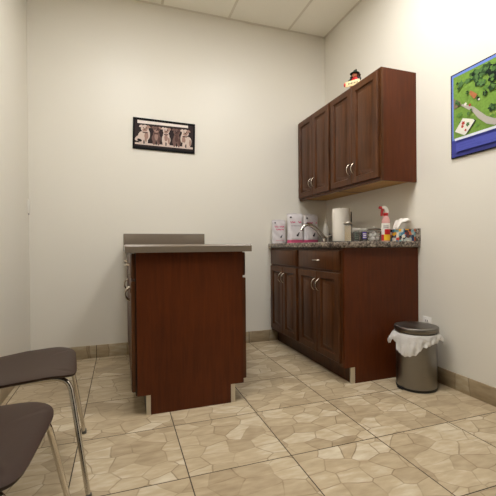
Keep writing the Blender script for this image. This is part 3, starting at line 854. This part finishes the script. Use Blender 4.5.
# ------------------------------------------------------------------ poster on the right wall
pf = thing('poster', 'blue-bordered aerial painting of a green park, hanging on the right wall', 'poster', (XR - .001, 1.43, 1.458), local=True)
OY, OZ = 1.43, 1.458
Y0, Y1, Z0, Z1 = 1.040, 1.798, 1.458, 1.984
b = MB('frame')
def fb(y0, y1, z0, z1): b.box(-.010, 0, y0 - OY, y1 - OY, z0 - OZ, z1 - OZ, .001, 1)
fb(Y0, Y1, Z1 - .006, Z1); fb(Y0, Y1, Z0, Z0 + .007); fb(Y1 - .006, Y1, Z0 + .007, Z1 - .006); fb(Y0, Y0 + .006, Z0 + .007, Z1 - .006)
b.build('frame', pf)
Q = MB(pic('poster_blue', 68, 72, 150, rough=.3)); Q.box(-.009, -.001, Y0 + .004 - OY, Y1 - .004 - OY, Z0 + .005 - OZ, Z1 - .004 - OZ)
pl = [0.0]
def pq(m, pts):
    pl[0] += .00005; Q.mat(m); Q.poly([(-.0092 - pl[0], y - OY, z - OZ) for y, z in pts])
def blob(m, y, z, r_, n=18, k=1.0):
    ph_ = random.random() * 6
    pq(m, [(y + r_ * (1 + .22 * sin(5 * a + ph_) + .12 * sin(9 * a + 2 * ph_)) * cos(a), z + k * r_ * (1 + .22 * sin(5 * a + ph_)) * sin(a)) for a in [2 * pi * i / n for i in range(n)]])
pq(pic('poster_border_light', 108, 132, 204, rough=.3), [(1.788, 1.977), (1.047, 1.977), (1.047, 1.500), (1.788, 1.500)])
pq(pic('poster_blue', 68, 72, 150), [(1.788, 1.570), (1.047, 1.570), (1.047, 1.466), (1.788, 1.466)])
PY1, PY0, PZ0, PZ1 = 1.778, 1.060, 1.578, 1.962
grass = pic('poster_grass', 116, 150, 66, rough=.3); g2 = pic('poster_grass_light', 150, 176, 88, rough=.3); g3 = pic('poster_grass_shade', 96, 134, 62, rough=.3)
tree = pic('poster_tree', 52, 78, 46, rough=.3); tree2 = pic('poster_tree_mid', 84, 116, 68, rough=.3); tree3 = pic('poster_tree_deep', 28, 40, 32, rough=.3)
pq(grass, [(PY1, PZ0), (PY0, PZ0), (PY0, PZ1), (PY1, PZ1)])
def inside(y, r_): return max(PY0 + r_ * 1.4, min(PY1 - r_ * 1.4, y))
for k in range(70):
    r_ = random.uniform(.006, .022); blob((g2, g3, grass, g2, tree2)[k % 5], inside(random.uniform(PY0, PY1), r_), random.uniform(PZ0 + .04, PZ1 - .045), r_, k=.7)
road = pic('poster_path', 176, 170, 160, rough=.3)
pq(road, [(1.714, 1.778), (1.633, 1.732), (1.592, 1.689), (1.553, 1.651), (1.508, 1.624), (1.40, 1.606), (1.064, 1.600), (1.064, 1.582), (1.40, 1.582), (1.508, 1.587), (1.553, 1.607), (1.606, 1.656), (1.642, 1.706), (1.719, 1.769)])
pq(pic('poster_earth', 132, 118, 92, rough=.3), [(1.774, 1.831), (1.728, 1.800), (1.720, 1.772), (1.774, 1.765)])
pq(tree3, [(1.638, 1.663), (1.620, 1.648), (1.678, 1.590), (1.690, 1.583)])
pq(pic('poster_white_roof', 222, 220, 206, rough=.3), [(1.765, 1.623), (1.709, 1.690), (1.638, 1.661), (1.629, 1.650), (1.686, 1.588), (1.700, 1.584)])
blob(pic('poster_red', 176, 66, 56, rough=.3), 1.706, 1.658, .011); blob(pic('poster_red', 176, 66, 56), 1.712, 1.640, .009); blob(tree2, 1.675, 1.642, .012); blob(pic('poster_red', 176, 66, 56), 1.690, 1.612, .007)
pq(pic('poster_hut', 176, 112, 74, rough=.3), [(1.656, 1.839), (1.609, 1.797), (1.631, 1.777), (1.663, 1.819)])
blob(pic('poster_white_roof', 222, 220, 206), 1.690, 1.768, .009); blob(pic('poster_red', 176, 66, 56), 1.660, 1.752, .008); blob(tree3, 1.607, 1.772, .010); blob(pic('poster_white_roof', 222, 220, 206), 1.600, 1.764, .006)
for (y_, z_, r_, m_) in ((1.633, 1.917, .030, tree), (1.594, 1.912, .032, tree2), (1.602, 1.868, .026, tree), (1.553, 1.922, .030, tree), (1.52, 1.90, .032, tree3), (1.577, 1.852, .020, tree2),
                         (1.514, 1.853, .026, tree3), (1.52, 1.805, .022, tree), (1.561, 1.785, .015, tree3), (1.519, 1.688, .022, tree), (1.72, 1.902, .018, tree2), (1.745, 1.915, .008, tree), (1.735, 1.880, .010, tree), (1.675, 1.833, .010, tree3),
                         (1.75, 1.80, .013, tree2), (1.735, 1.785, .010, tree), (1.668, 1.705, .010, tree2), (1.65, 1.72, .008, g3),
                         (1.46, 1.90, .036, tree), (1.40, 1.90, .034, tree2), (1.33, 1.91, .03, tree), (1.45, 1.80, .03, tree2), (1.30, 1.72, .03, tree), (1.20, 1.86, .04, tree3), (1.15, 1.76, .03, tree), (1.12, 1.90, .03, tree2)):
    blob(m_, y_, z_, r_)
    for q in range(4): blob((tree2, g3, tree3)[q % 3], y_ + random.uniform(-.6, .6) * r_, z_ + random.uniform(-.6, .6) * r_, r_ * .35)
pq(pic('poster_stripe', 214, 218, 230, rough=.3), [(1.760, 1.577), (1.060, 1.580), (1.060, 1.565), (1.760, 1.562)])
pq(pic('poster_panel', 80, 86, 170, rough=.3), [(1.752, 1.545), (1.100, 1.545), (1.100, 1.492), (1.752, 1.492)])
for z_, a_, b_ in ((1.530, 1.735, 1.62), (1.514, 1.735, 1.58), (1.500, 1.735, 1.66), (1.507, 1.61, 1.40)):
    pq(pic('poster_text', 74, 80, 160, rough=.3), [(a_, z_ - .0022), (b_, z_ - .0022), (b_, z_ + .0022), (a_, z_ + .0022)])
Q.build('print', pf)

for o in bpy.data.objects:
    if '_local' in o: del o['_local']

# ------------------------------------------------------------------ camera
cam = bpy.data.cameras.new('camera'); co = bpy.data.objects.new('camera', cam); COL.objects.link(co)
fw = Vector((0.32615404, 0.94530126, -0.00539124)); rt = Vector((0.9452613, -0.32619135, -0.00895986)); up = Vector((0.01022835, 0.00217383, 0.99994533))
mw = Matrix.Identity(4)
for i in range(3):
    mw[i][0] = rt[i]; mw[i][1] = up[i]; mw[i][2] = -fw[i]
mw[2][3] = 0.92
co.matrix_world = mw
cam.sensor_width = 36; cam.sensor_fit = 'HORIZONTAL'; cam.lens = 369.53 / 496 * 36; cam.clip_start = .02
sc.camera = co

w = bpy.data.worlds.new('world'); sc.world = w; w.use_nodes = True
w.node_tree.nodes['Background'].inputs[0].default_value = (.02, .02, .02, 1)
sc.view_settings.view_transform = 'Standard'; sc.view_settings.look = 'None'
sc.view_settings.exposure = 0.16; sc.view_settings.gamma = 1.0; sc.view_settings.use_curve_mapping = False
sc.cycles.max_bounces = 10; sc.cycles.diffuse_bounces = 6; sc.cycles.transparent_max_bounces = 12
sc.cycles.use_denoising = True
sc.cycles.sample_clamp_indirect = 6
